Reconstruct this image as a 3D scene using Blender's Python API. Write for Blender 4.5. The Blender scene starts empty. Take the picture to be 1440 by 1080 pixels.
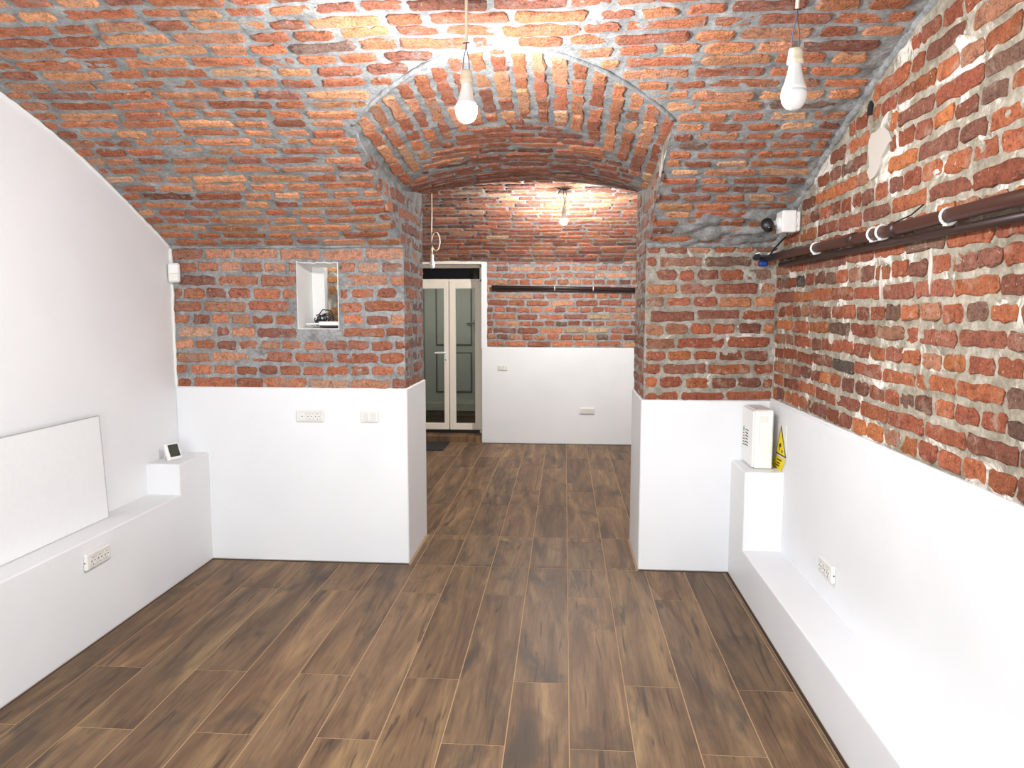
import bpy, math, random
from mathutils import Vector, Matrix, noise

# ---------------------------------------------------------------- camera
scene = bpy.context.scene
F_PX, YAW, PITCH, ROLL, CAM_H = 1030.0, 0.0714, 0.1019, 0.0017, 1.35
_f = Vector((-math.sin(YAW) * math.cos(PITCH), math.cos(YAW) * math.cos(PITCH), -math.sin(PITCH)))
_r0 = Vector((math.cos(YAW), math.sin(YAW), 0)); _u0 = _r0.cross(_f)
_r = _r0 * math.cos(ROLL) + _u0 * math.sin(ROLL); _u = _u0 * math.cos(ROLL) - _r0 * math.sin(ROLL)
cam_data = bpy.data.cameras.new('camera')
cam = bpy.data.objects.new('camera', cam_data); scene.collection.objects.link(cam)
cam_data.sensor_fit = 'HORIZONTAL'; cam_data.sensor_width = 36.0
cam_data.lens = F_PX / 1440.0 * 36.0
cam_data.clip_start = 0.05; cam_data.clip_end = 60
cam.matrix_world = Matrix(((_r.x, _u.x, -_f.x, 0), (_r.y, _u.y, -_f.y, 0), (_r.z, _u.z, -_f.z, CAM_H), (0, 0, 0, 1)))
scene.camera = cam

# ---------------------------------------------------------------- world (soft light coming in through the open rear of the room)
world = bpy.data.worlds.new('world'); scene.world = world; world.use_nodes = True
bg = world.node_tree.nodes['Background']
bg.inputs['Color'].default_value = (0.93, 0.97, 1.0, 1)
bg.inputs['Strength'].default_value = 2.95
BULB_MAIN, BULB_BACK = 1550.0, 1700.0        # emission of the two lit bulbs
vs = scene.view_settings
vs.view_transform = 'Standard'; vs.look = 'None'; vs.gamma = 1.0; vs.use_curve_mapping = False
vs.exposure = 0.80

# ---------------------------------------------------------------- helpers
COL = scene.collection
rng = random.Random(7)

def lin(r, g, b):
    def c(x):
        x /= 255.0
        return x / 12.92 if x <= 0.04045 else ((x + 0.055) / 1.055) ** 2.4
    return (c(r), c(g), c(b), 1.0)

def tag(o, label=None, cat=None, group=None, kind=None):
    if label: o['label'] = label
    if cat: o['category'] = cat
    if group: o['group'] = group
    if kind: o['kind'] = kind
    return o

def empty(name, loc, label, cat, group=None, rot=None):
    o = bpy.data.objects.new(name, None); COL.objects.link(o)
    o.location = loc; o.empty_display_size = 0.05
    if rot: o.rotation_euler = rot
    return tag(o, label, cat, group)

def mesh_obj(name, verts, faces, mat, parent=None, loc=(0, 0, 0), smooth=False, tints=None):
    me = bpy.data.meshes.new(name)
    me.from_pydata([tuple(v) for v in verts], [], faces)
    if smooth:
        me.polygons.foreach_set('use_smooth', [True] * len(me.polygons))
    if tints is not None:
        a = me.attributes.new('tint', 'FLOAT_COLOR', 'POINT')
        flat = []
        for t in tints: flat.extend(t)
        a.data.foreach_set('color', flat)
    me.materials.append(mat)
    o = bpy.data.objects.new(name, me); COL.objects.link(o)
    o.location = loc
    if parent: o.parent = parent
    return o

class MB:
    """collects simple shapes into one mesh"""
    def __init__(s): s.v = []; s.f = []
    def add(s, vs_, fs_):
        n = len(s.v); s.v.extend([Vector(v) for v in vs_]); s.f.extend([tuple(i + n for i in f) for f in fs_]); return s
    def box(s, x0, x1, y0, y1, z0, z1, b=0.0, M=None):
        x0, x1 = min(x0, x1), max(x0, x1); y0, y1 = min(y0, y1), max(y0, y1); z0, z1 = min(z0, z1), max(z0, z1)
        if b <= 0:
            V = [(x, y, z) for z in (z0, z1) for y in (y0, y1) for x in (x0, x1)]
            Fc = [(0, 2, 3, 1), (4, 5, 7, 6), (0, 1, 5, 4), (2, 6, 7, 3), (0, 4, 6, 2), (1, 3, 7, 5)]
        else:
            b = min(b, (x1 - x0) * .45, (y1 - y0) * .45, (z1 - z0) * .45)
            V = []; idx = {}
            for kx in (0, 1):
                for ky in (0, 1):
                    for kz in (0, 1):
                        cx = (x0, x1)[kx]; cy = (y0, y1)[ky]; cz = (z0, z1)[kz]
                        dx = b * (1 - 2 * kx); dy = b * (1 - 2 * ky); dz = b * (1 - 2 * kz)
                        for ax in range(3):
                            p = [cx + dx, cy + dy, cz + dz]; p[ax] = (cx, cy, cz)[ax]
                            idx[(kx, ky, kz, ax)] = len(V); V.append(tuple(p))
            Fc = []
            for ax in range(3):
                o1, o2 = [a for a in range(3) if a != ax]
                for k in (0, 1):
                    q = []
                    for a, c in ((0, 0), (1, 0), (1, 1), (0, 1)):
                        key = [0, 0, 0]; key[ax] = k; key[o1] = a; key[o2] = c
                        q.append(idx[tuple(key) + (ax,)])
                    Fc.append(tuple(q))
            for ax in range(3):            # edges parallel to ax
                o1, o2 = [a for a in range(3) if a != ax]
                for a in (0, 1):
                    for c in (0, 1):
                        k0 = [0, 0, 0]; k1 = [0, 0, 0]
                        k0[ax] = 0; k1[ax] = 1
                        for k in (k0, k1): k[o1] = a; k[o2] = c
                        Fc.append((idx[tuple(k0) + (o1,)], idx[tuple(k1) + (o1,)], idx[tuple(k1) + (o2,)], idx[tuple(k0) + (o2,)]))
            for kx in (0, 1):
                for ky in (0, 1):
                    for kz in (0, 1):
                        Fc.append(tuple(idx[(kx, ky, kz, a)] for a in range(3)))
        if M: V = [M @ Vector(v) for v in V]
        return s.add(V, Fc)
    def tube(s, pts, r, n=8, closed=False, caps=True, M=None):
        pts = [Vector(p) for p in pts]; rings = []; V = []; Fc = []
        m = len(pts); prev = None
        for i, p in enumerate(pts):
            t = (pts[(i + 1) % m] - pts[i - 1]) if closed else (pts[min(i + 1, m - 1)] - pts[max(i - 1, 0)])
            t.normalize()
            if prev is None:
                a = Vector((0, 0, 1)) if abs(t.z) < .9 else Vector((1, 0, 0))
                nrm = t.cross(a).normalized()
            else:
                nrm = (prev - t * prev.dot(t)).normalized()
            prev = nrm; bn = t.cross(nrm)
            rr = r[i] if isinstance(r, (list, tuple)) else r
            for k in range(n):
                an = 2 * math.pi * k / n
                V.append(p + (nrm * math.cos(an) + bn * math.sin(an)) * rr)
        for i in range(m if closed else m - 1):
            j = (i + 1) % m
            for k in range(n):
                Fc.append((i * n + k, i * n + (k + 1) % n, j * n + (k + 1) % n, j * n + k))
        if caps and not closed:
            Fc.append(tuple(range(n))[::-1]); Fc.append(tuple((m - 1) * n + k for k in range(n)))
        if M: V = [M @ v for v in V]
        return s.add(V, Fc)
    def lathe(s, prof, n=20, M=None, c=(0, 0, 0)):
        V = []; Fc = []; m = len(prof)
        for r, z in prof:
            for k in range(n):
                a = 2 * math.pi * k / n
                V.append(Vector((c[0] + r * math.cos(a), c[1] + r * math.sin(a), c[2] + z)))
        for i in range(m - 1):
            for k in range(n):
                Fc.append((i * n + k, i * n + (k + 1) % n, (i + 1) * n + (k + 1) % n, (i + 1) * n + k))
        Fc.append(tuple(range(n))[::-1]); Fc.append(tuple((m - 1) * n + k for k in range(n)))
        if M: V = [M @ v for v in V]
        return s.add(V, Fc)
    def prism(s, poly, fn, h0, h1):
        """poly in 2D, fn(a,b,h)->point"""
        n = len(poly)
        V = [fn(a, b, h0) for a, b in poly] + [fn(a, b, h1) for a, b in poly]
        Fc = [tuple(range(n))[::-1], tuple(range(n, 2 * n))]
        for i in range(n): Fc.append((i, (i + 1) % n, n + (i + 1) % n, n + i))
        return s.add(V, Fc)
    def build(s, name, mat, parent=None, loc=(0, 0, 0), smooth=False):
        return mesh_obj(name, s.v, s.f, mat, parent, loc, smooth)

# ---------------------------------------------------------------- materials
def mat_new(name):
    m = bpy.data.materials.new(name); m.use_nodes = True
    nt = m.node_tree; b = nt.nodes['Principled BSDF']
    return m, nt, b
def N(nt, t, **kw):
    n = nt.nodes.new(t)
    for k, v in kw.items(): setattr(n, k, v)
    return n
def noise_node(nt, vec, scale, detail=4.0, rough=0.55, dist=0.0):
    n = N(nt, 'ShaderNodeTexNoise'); n.inputs['Scale'].default_value = scale
    n.inputs['Detail'].default_value = detail; n.inputs['Roughness'].default_value = rough
    n.inputs['Distortion'].default_value = dist
    if vec is not None: nt.links.new(vec, n.inputs['Vector'])
    return n.outputs['Fac']
def ramp(nt, fac, stops):
    r = N(nt, 'ShaderNodeValToRGB'); e = r.color_ramp.elements
    while len(e) < len(stops): e.new(0.5)
    for i, (p, c) in enumerate(stops):
        e[i].position = p; e[i].color = c if len(c) == 4 else (*c, 1)
    nt.links.new(fac, r.inputs['Fac']); return r.outputs['Color']
def mixc(nt, fac, a, b, mode='MIX'):
    m = N(nt, 'ShaderNodeMix', data_type='RGBA', blend_type=mode)
    for sock, val in ((m.inputs[0], fac), (m.inputs[6], a), (m.inputs[7], b)):
        if isinstance(val, (int, float)): sock.default_value = val
        elif isinstance(val, tuple): sock.default_value = val
        else: nt.links.new(val, sock)
    return m.outputs[2]
def bump(nt, b, height, strength, dist):
    n = N(nt, 'ShaderNodeBump'); n.inputs['Strength'].default_value = strength; n.inputs['Distance'].default_value = dist
    nt.links.new(height, n.inputs['Height']); nt.links.new(n.outputs['Normal'], b.inputs['Normal'])
def pos(nt):
    return N(nt, 'ShaderNodeNewGeometry').outputs['Position']
W1 = (1, 1, 1, 1); K1 = (0, 0, 0, 1)

def make_brick_mat(name, smear, smear_amt):
    m, nt, b = mat_new(name); p = pos(nt)
    at = N(nt, 'ShaderNodeAttribute', attribute_name='tint'); c = at.outputs['Color']
    n1 = noise_node(nt, p, 34, 6, .7)
    c = mixc(nt, 1.0, c, ramp(nt, n1, [(.30, (.48, .45, .45)), (.46, (.92, .91, .91)), (.70, (1.22, 1.22, 1.22))]), 'MULTIPLY')
    n2 = noise_node(nt, p, 130, 4, .65)
    c = mixc(nt, 1.0, c, ramp(nt, n2, [(.34, (.52, .49, .48)), (.47, (1, 1, 1)), (.70, (1.2, 1.19, 1.17))]), 'MULTIPLY')
    n3 = noise_node(nt, p, 13, 6, .75, .5)
    c = mixc(nt, ramp(nt, n3, [(.54, K1), (.68, (smear_amt,) * 3 + (1,))]), c, smear)
    n4 = noise_node(nt, p, 75, 3, .6)
    c = mixc(nt, ramp(nt, n4, [(.66, K1), (.72, (.6, .6, .6, 1))]), c, lin(226, 204, 182))
    nt.links.new(c, b.inputs['Base Color']); b.inputs['Roughness'].default_value = .86
    b.inputs['Specular IOR Level'].default_value = .25
    h = N(nt, 'ShaderNodeMath', operation='ADD')
    nt.links.new(n1, h.inputs[0]); nt.links.new(n2, h.inputs[1])
    bump(nt, b, h.outputs[0], .9, .008)
    return m

def make_mortar_mat(name, dark, mid, light, white=None, wa=.60):
    m, nt, b = mat_new(name); p = pos(nt)
    n1 = noise_node(nt, p, 14, 6, .65)
    c = ramp(nt, n1, [(.30, dark), (.50, mid), (.72, light)])
    n2 = noise_node(nt, p, 80, 4, .6)
    c = mixc(nt, 1.0, c, ramp(nt, n2, [(.3, (.72, .72, .72)), (.55, (1, 1, 1)), (.75, (1.15, 1.15, 1.15))]), 'MULTIPLY')
    if white:
        n3 = noise_node(nt, p, 5.5, 6, .72, .6)
        c = mixc(nt, ramp(nt, n3, [(wa, K1), (wa + .07, (.9, .9, .9, 1))]), c, white)
    nt.links.new(c, b.inputs['Base Color']); b.inputs['Roughness'].default_value = .9
    b.inputs['Specular IOR Level'].default_value = .2
    bump(nt, b, n2, .8, .006)
    return m

M_BRICK = make_brick_mat('brick_vault', lin(150, 146, 142), .65)
M_BRICK_R = make_brick_mat('brick_right_wall', lin(196, 178, 158), .45)
M_MORTAR = make_mortar_mat('mortar_grey', lin(118, 120, 120), lin(150, 151, 150), lin(176, 177, 176))
M_MORTAR_R = make_mortar_mat('mortar_lime', lin(128, 120, 104), lin(164, 155, 138), lin(196, 188, 174), lin(234, 229, 220), .53)

M_MORTAR_P = make_mortar_mat('mortar_pier', lin(128, 122, 110), lin(158, 152, 140), lin(184, 178, 168), lin(226, 220, 210), .59)

def simple(name, col, rough=.5, metal=0.0, spec=.5):
    m, nt, b = mat_new(name)
    b.inputs['Base Color'].default_value = col; b.inputs['Roughness'].default_value = rough
    b.inputs['Metallic'].default_value = metal; b.inputs['Specular IOR Level'].default_value = spec
    n = noise_node(nt, pos(nt), 40, 2)
    c = mixc(nt, 1.0, col, ramp(nt, n, [(.3, (.985, .985, .985)), (.7, (1.01, 1.01, 1.01))]), 'MULTIPLY')
    nt.links.new(c, b.inputs['Base Color'])
    return m

def make_paint():
    m, nt, b = mat_new('white_wall_paint'); p = pos(nt)
    n1 = noise_node(nt, p, 2.2, 3, .5)
    c = ramp(nt, n1, [(.3, (.795, .810, .825)), (.7, (.845, .857, .87))])
    nt.links.new(c, b.inputs['Base Color']); b.inputs['Roughness'].default_value = .42
    b.inputs['Specular IOR Level'].default_value = .35
    n2 = noise_node(nt, p, 130, 3, .6); bump(nt, b, n2, .12, .004)
    return m
M_PAINT = make_paint()
M_PLASTER = simple('white_rough_plaster', (.84, .83, .81, 1), .8)
M_PATCH = simple('lime_plaster', (.56, .52, .46, 1), .9)

def make_plank():
    m, nt, b = mat_new('wood_look_tile'); p = pos(nt)
    oi = N(nt, 'ShaderNodeObjectInfo')
    add = N(nt, 'ShaderNodeVectorMath', operation='MULTIPLY_ADD')
    cx = N(nt, 'ShaderNodeCombineXYZ')
    for i in range(3): nt.links.new(oi.outputs['Random'], cx.inputs[i])
    add.inputs[1].default_value = (17, 29, 11)
    nt.links.new(cx.outputs[0], add.inputs[0]); nt.links.new(p, add.inputs[2])
    v = add.outputs[0]
    def stretched(sx, sy):
        mp = N(nt, 'ShaderNodeMapping'); mp.inputs['Scale'].default_value = (sx, sy, 1)
        nt.links.new(v, mp.inputs['Vector']); return mp.outputs[0]
    g1 = noise_node(nt, stretched(9, 1.1), 1.0, 5, .6, .9)
    g2 = noise_node(nt, stretched(90, 5), 1.0, 4, .6, .3)
    g3 = noise_node(nt, stretched(5.5, 2.2), 1.0, 4, .6, .5)
    c = ramp(nt, g1, [(.27, lin(80, 61, 46)), (.42, lin(107, 83, 62)), (.55, lin(126, 100, 74)), (.72, lin(158, 129, 92))])
    c = mixc(nt, 1.0, c, ramp(nt, g2, [(.3, (.74, .74, .75)), (.5, (1, 1, 1)), (.7, (1.14, 1.12, 1.08))]), 'MULTIPLY')
    c = mixc(nt, ramp(nt, g3, [(.54, K1), (.68, (.8, .8, .8, 1))]), c, lin(72, 63, 54))
    g4 = noise_node(nt, stretched(26, 1.6), 1.0, 3, .5, 1.6)
    c = mixc(nt, ramp(nt, g4, [(.62, K1), (.68, (.7, .7, .7, 1))]), c, lin(62, 50, 42))
    at = N(nt, 'ShaderNodeAttribute', attribute_name='tint')
    c = mixc(nt, 1.0, c, at.outputs['Color'], 'MULTIPLY')
    nt.links.new(c, b.inputs['Base Color'])
    b.inputs['Roughness'].default_value = .5; b.inputs['Specular IOR Level'].default_value = .28
    bump(nt, b, g2, .15, .003)
    return m
M_PLANK = make_plank()
M_GROUT = simple('beige_grout', lin(178, 147, 112), .9)
M_GAP = simple('dark_floor_gap', lin(60, 48, 40), .95)

M_PLASTIC = simple('white_plastic', (.86, .855, .83, 1), .35)
M_SOCK = simple('socket_plastic', (.775, .77, .735, 1), .35)
M_SOCK2 = simple('socket_insert_plastic', (.70, .69, .64, 1), .4)
M_PLASTIC2 = simple('ivory_plastic', (.80, .79, .73, 1), .4)
M_UPVC = simple('cream_upvc', lin(243, 233, 218), .35)
M_BLACK = simple('black_plastic', (.012, .012, .014, 1), .4)
M_DARKHOLE = simple('socket_hole', (.03, .03, .03, 1), .7)
M_PIPE = simple('brown_pipe_paint', lin(68, 39, 30), .38)
M_PIPE2 = simple('dark_brown_pipe_paint', lin(52, 34, 30), .42)
M_BLUE = simple('blue_plastic', lin(28, 62, 150), .4)
M_CORD = simple('cream_cord', lin(236, 222, 196), .6)
M_WIRE_BLUE = simple('blue_grey_wire', lin(96, 108, 140), .5)
M_WIRE_BROWN = simple('brown_wire', lin(110, 78, 60), .5)
M_LCD = simple('dark_lcd', lin(58, 60, 46), .25)
M_YELLOW = simple('sign_yellow', lin(250, 222, 20), .45)
M_INK = simple('dark_print', lin(58, 50, 40), .6)
M_GREEN = simple('green_print', lin(40, 140, 110), .6)
M_REDP = simple('red_print', lin(190, 90, 90), .6)
M_MAT = simple('black_rubber_mat', lin(44, 43, 44), .9)
M_GREYDOOR = simple('grey_green_door_paint', lin(186, 182, 168), .5)
M_GREYDOOR2 = simple('grey_door_groove', lin(104, 101, 93), .6)
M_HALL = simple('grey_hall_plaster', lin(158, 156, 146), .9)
M_STEP = M_PLANK
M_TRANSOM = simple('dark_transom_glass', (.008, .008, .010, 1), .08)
M_BULB_OFF = simple('frosted_bulb_dome', (.88, .88, .88, 1), .25)

def emit(name, col, s):
    m, nt, b = mat_new(name)
    b.inputs['Base Color'].default_value = (.9, .9, .9, 1)
    b.inputs['Emission Color'].default_value = col; b.inputs['Emission Strength'].default_value = s
    return m
M_BULB_ON = emit('lit_bulb_dome', (.97, .985, 1.0, 1), BULB_MAIN)
M_BULB_ON2 = emit('lit_bulb_dome_back', (1.0, .975, .94, 1), BULB_BACK)

def make_glass(name, tint=(.9, .92, .9, 1)):
    m = bpy.data.materials.new(name); m.use_nodes = True; nt = m.node_tree
    nt.nodes.remove(nt.nodes['Principled BSDF']); out = nt.nodes['Material Output']
    t = N(nt, 'ShaderNodeBsdfTransparent'); t.inputs['Color'].default_value = tint
    g = N(nt, 'ShaderNodeBsdfGlossy'); g.inputs['Roughness'].default_value = .03
    fr = N(nt, 'ShaderNodeFresnel'); fr.inputs['IOR'].default_value = 1.75
    mx = N(nt, 'ShaderNodeMixShader')
    nt.links.new(fr.outputs[0], mx.inputs[0]); nt.links.new(t.outputs[0], mx.inputs[1]); nt.links.new(g.outputs[0], mx.inputs[2])
    nt.links.new(mx.outputs[0], out.inputs['Surface'])
    return m
M_GLASS = make_glass('door_glass', (.90, .92, .89, 1))
M_PANEL = simple('white_gloss_panel', (.83, .84, .85, 1), .3)

# ---------------------------------------------------------------- room dimensions (metres)
XL, XR, XRB = -2.06, 1.03, 1.045          # left wall, right dado face, right brick plane
YP, YPB = 3.733, 3.745                    # middle wall: dado face, mortar plane
YJ = 4.245                                # middle wall, far face
JL, JLB, JR, JRB = -.814, -.825, .392, .403
YB, YBB = 7.28, 7.29                      # back wall
XL2, XR2 = -2.4, 1.5                      # side walls of the back room
ZS = 1.67                                 # springing of the main vault
VC, VR = (1.3072, -2.6140), 4.9241        # main vault circle (Y, Z)
A0 = math.atan2(ZS - VC[1], 3.735 - VC[0])
DY2, DZ2 = 7.28 - 3.735, 1.814 - ZS       # the back vault is the same curve moved back and up
YREAR = -0.75

def nz(x, y, z=0.0): return noise.noise(Vector((x, y, z)))
def vault_z(y): return VC[1] + math.sqrt(VR ** 2 - (y - VC[0]) ** 2)
def vault_y(z): return VC[0] + math.sqrt(VR ** 2 - (z - VC[1]) ** 2)
def vault_t(y): return VR * (math.atan2(vault_z(y) - VC[1], y - VC[0]) - A0)

# lunette over the passage
def lun_s(x): return min(1, max(0, (x - JLB) / (JRB - JLB)))
def lun_z(x, y):
    s = lun_s(x); k = 4 * s * (1 - s)
    if y <= 3.78:
        zs = 2.02 - .12 * (y - 3.18); zc = 2.18 - .0977 * (y - 2.45)
    else:
        w = (y - 3.78) / (YJ - 3.78)
        zs = 1.948 + w * .062; zc = 2.05 + w * .028
    return zs + (zc - zs) * k
def groin_y(x):
    lo, hi = 2.0, 3.7
    for _ in range(30):
        m = (lo + hi) / 2
        if vault_z(m) > lun_z(x, m): lo = m
        else: hi = m
    return (lo + hi) / 2
GROIN = [groin_y(JLB + (JRB - JLB) * i / 40) for i in range(41)]
def groin(x):
    f = lun_s(x) * 40; i = min(39, int(f)); return GROIN[i] + (GROIN[i + 1] - GROIN[i]) * (f - i)
def arc_start(x):                        # where the curved courses of the arch begin
    s = lun_s(x); return 3.06 + .74 * (2 * s - 1) ** 2

# surfaces: F(u, v, h) -> point; h is the height above the mortar plane
def F_vault(u, v, h):
    w = v + .014 * nz(u * .9, v * 1.3, 3.1) + .006 * nz(u * 3, v * 2, 8)
    h2 = h + .012 * nz(u * 1.6, v * 1.6, 1.0)
    a = A0 + w / VR; r = VR - h2
    return Vector((u, VC[0] + r * math.cos(a), VC[1] + r * math.sin(a)))
def F_vault_back(u, v, h):
    p = F_vault(u + 7, v, h); return Vector((u, p.y + DY2, p.z + DZ2))
def F_lun(u, v, h):
    e = .01
    dx = (lun_z(u + e, v) - lun_z(u - e, v)) / (2 * e) if JLB + e < u < JRB - e else 0
    n = Vector((dx, .1, -1)).normalized()
    return Vector((u, v, lun_z(u, v))) + n * (h + .006 * nz(u * 3, v * 3, 5))
def F_right(u, v, h):
    w = v + .010 * nz(u * .8, v * .9, 11)
    return Vector((XRB - h - .008 * nz(u * 1.5, v * 1.5, 2), u, w))
def F_mid(u, v, h):
    w = v + .009 * nz(u * 1.2, v * 1.1, 21)
    return Vector((u, YPB - h - .005 * nz(u * 2, v * 2, 4), w))
def F_jl(u, v, h): return Vector((JLB + h + .006 * nz(u * 4, v * 4, 6), u, v + .008 * nz(u * 3, v * 2, 3)))
def F_jr(u, v, h): return Vector((JRB - h - .006 * nz(u * 4, v * 4, 9), u, v + .008 * nz(u * 3, v * 2, 5)))
def F_back(u, v, h):
    return Vector((u, YBB - h - .004 * nz(u * 2, v * 2, 7), v + .010 * nz(u * 1.0, v * 1.0, 31)))

def mortar_patch(mb, F, us, vfun, step, amp=.006, seed=0.0, scale=24, extra=None):
    """grid strip over columns us; vfun(u) -> (v0, v1)"""
    nv = None; cols = []
    span = max(vfun(u)[1] - vfun(u)[0] for u in us); nv = max(2, int(span / step))
    for u in us:
        v0, v1 = vfun(u)
        col = []
        for j in range(nv + 1):
            v = v0 + (v1 - v0) * j / nv
            h = amp * nz(u * scale, v * scale, seed) + amp * .8 * nz(u * scale * .35, v * scale * .35, seed + 9)
            if extra: h += extra(u, v)
            col.append(F(u, v, h))
        cols.append(col)
    V = [p for c in cols for p in c]; m = nv + 1
    Fc = [(i * m + j, (i + 1) * m + j, (i + 1) * m + j + 1, i * m + j + 1) for i in range(len(us) - 1) for j in range(nv)]
    mb.add(V, Fc)
def frange(a, b, step):
    n = max(1, int(round((b - a) / step))); return [a + (b - a) * i / n for i in range(n + 1)]

PAL_VAULT = [(206, 118, 80, 3), (196, 104, 70, 4), (186, 94, 66, 3), (214, 134, 94, 2), (174, 92, 70, 2), (200, 122, 92, 2), (152, 84, 70, .9), (124, 90, 84, .2), (216, 150, 116, .8)]
PAL_MID = [(196, 108, 78, 3), (186, 98, 70, 3), (204, 128, 100, 2), (176, 92, 70, 2), (160, 90, 76, 1.2), (206, 146, 122, 1), (140, 82, 72, .5)]
PAL_RIGHT = [(172, 82, 54, 3), (160, 74, 52, 3), (184, 90, 54, 3), (152, 78, 60, 2), (140, 78, 64, 2), (170, 104, 80, 1.2), (124, 82, 70, .7), (92, 76, 70, .2), (194, 100, 54, 1)]
PAL_BACK = [(190, 106, 76, 3), (176, 92, 68, 3), (160, 86, 70, 2), (142, 80, 70, 1.2), (206, 132, 100, 1.5), (190, 150, 120, .5), (120, 84, 76, .4)]
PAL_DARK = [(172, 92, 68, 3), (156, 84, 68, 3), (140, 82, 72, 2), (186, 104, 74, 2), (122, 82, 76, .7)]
def pick(pal, dust=0.0, rd=None, desat=.24):
    rd = rd or rng
    t = rd.uniform(0, sum(p[3] for p in pal))
    for p in pal:
        t -= p[3]
        if t <= 0: break
    k = rd.uniform(.88, 1.12)
    lum = .3 * p[0] + .59 * p[1] + .11 * p[2]
    c = [min(255, (x * (1 - desat) + lum * 1.1 * desat) * k) for x in p[:3]]
    c = [c[0], min(255, c[1] * 1.025), c[2] * .96]
    if dust > 0:
        c = [c[i] * (1 - dust) + (214, 176, 156)[i] * dust for i in range(3)]
    return lin(*c)

def brick_geo(F, a, b, c, d, rd, proud, jit=.0045, deep=.012):
    """one brick on the surface F over u in [a,b], v in [c,d]; rough outline, worn arrises"""
    w, hgt = b - a, d - c
    r = min(w, hgt) * rd.uniform(.12, .26)
    pts = []
    def side(p0, p1, n):
        for i in range(n): pts.append((p0[0] + (p1[0] - p0[0]) * i / n, p0[1] + (p1[1] - p0[1]) * i / n))
    nl = 6 if w > .15 else 4; nh = 5 if hgt > .15 else 3
    if w < hgt: nl = 3
    side((a + r, c), (b - r, c), nl); pts.append((b - r, c)); side((b, c + r), (b, d - r), nh - 1); pts.append((b, d - r))
    side((b - r, d), (a + r, d), nl); pts.append((a + r, d)); side((a, d - r), (a, c + r), nh - 1); pts.append((a, c + r))
    cu, cv = (a + b) / 2, (c + d) / 2
    sk = rd.uniform(-.05, .05)
    P = []
    for (u, v) in pts:
        P.append((u + rd.uniform(-jit, jit) + sk * (v - cv), v + rd.uniform(-jit, jit)))
    n = len(P); V = []
    tu, tv = rd.uniform(-.02, .02), rd.uniform(-.05, .05)
    ins = min(.010, hgt * .16, w * .16)
    for (u, v) in P: V.append(F(u, v, -deep))
    for (u, v) in P: V.append(F(u, v, proud * rd.uniform(.25, .7)))
    for (u, v) in P:
        k = 1 - ins / max(.02, math.hypot(u - cu, v - cv))
        uu, vv = cu + (u - cu) * k, cv + (v - cv) * k
        V.append(F(uu, vv, proud + tu * (u - cu) + tv * (v - cv) + rd.uniform(-.0014, .0014)))
    nc = 2 if max(w, hgt) > .14 else 1
    if nc == 2:
        o = (w * .25, 0) if w >= hgt else (0, hgt * .25)
        cs = [(cu - o[0], cv - o[1]), (cu + o[0], cv + o[1])]
    else: cs = [(cu, cv)]
    for q in cs: V.append(F(q[0], q[1], proud + rd.uniform(-.002, .003)))
    Fc = []
    for i in range(n):
        j = (i + 1) % n
        Fc.append((i, j, n + j, n + i)); Fc.append((n + i, n + j, 2 * n + j, 2 * n + i))
    near = []
    for i in range(n):
        u, v = P[i]
        near.append(min(range(len(cs)), key=lambda q: (cs[q][0] - u) ** 2 + (cs[q][1] - v) ** 2))
    for i in range(n):
        j = (i + 1) % n
        if near[i] == near[j]: Fc.append((2 * n + i, 2 * n + j, 3 * n + near[i]))
        else: Fc.append((2 * n + i, 2 * n + j, 3 * n + near[j], 3 * n + near[i]))
    return V, Fc

def courses(u0, u1, v0, v1, pitch, bond, rd, clip=None, joint=(.011, .022), start=0, bed=(.013, .020)):
    """yields (a, b, c, d) rectangles in courses; bond: 'english' | 'running' | 'mixed'"""
    out = []; v = v0; row = start
    while v + pitch * .6 < v1:
        jh = rd.uniform(*bed); hh = pitch - jh
        u = u0 - rd.uniform(0, .2)
        while u < u1:
            if bond == 'english': L = rd.uniform(.098, .115) if row % 2 else rd.uniform(.20, .23)
            elif bond == 'running': L = rd.choice((.22, .22, .21, .23, .16, .11))
            else: L = rd.choice((.22, .21, .23, .11, .105, .12, .15))
            if bond == 'english' and rd.random() < .08: L = rd.uniform(.06, .16)
            a, b = max(u, u0), min(u + L, u1)
            dv = rd.uniform(-.0035, .0035); sh = rd.uniform(0, .007)
            q = (a, b, v + jh / 2 + dv + sh * .5, v + jh / 2 + hh + dv - sh * .5)
            if clip: q = clip(*q)
            if q and q[1] - q[0] > .032 and q[3] - q[2] > .02: out.append(q)
            u += L + rd.uniform(*joint)
        v += pitch; row += 1
    return out

def cam_area(p, size):
    d = p - Vector((0, 0, CAM_H)); z = d.dot(_f)
    if z < .2: return 0
    x = 720 + F_PX * d.dot(_r) / z; y = 540 - F_PX * d.dot(_u) / z
    if x < -30 or x > 1470 or y < -30 or y > 1110: return 0
    return size / z ** 2

def lay_bricks(parent, F, rects, pal, mat, rd, limit=300, dustf=None, proud=(.002, .010), jit=.0045, names='brick'):
    """every brick in view is a child object; those out of the frame or past the limit join one part"""
    recs = []
    for q in rects:
        a, b, c, d = q
        V, Fc = brick_geo(F, a, b, c, d, rd, rd.uniform(*proud), jit)
        cen = F((a + b) / 2, (c + d) / 2, 0)
        recs.append((cam_area(cen, (b - a) * (d - c)), cen, V, Fc, pick(pal, dustf(a, c) if dustf else 0, rd)))
    recs.sort(key=lambda r: -r[0])
    rest = MB(); rt = []
    for i, (ar, cen, V, Fc, t) in enumerate(recs):
        if ar > 0 and i < limit:
            mesh_obj(names, [v - cen for v in V], Fc, mat, parent, cen, False, [t] * len(V))
        else:
            rest.add(V, Fc); rt.extend([t] * len(V))
    if rest.v:
        tag(mesh_obj('more_bricks', rest.v, rest.f, mat, parent, (0, 0, 0), False, rt), kind='stuff')

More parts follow.
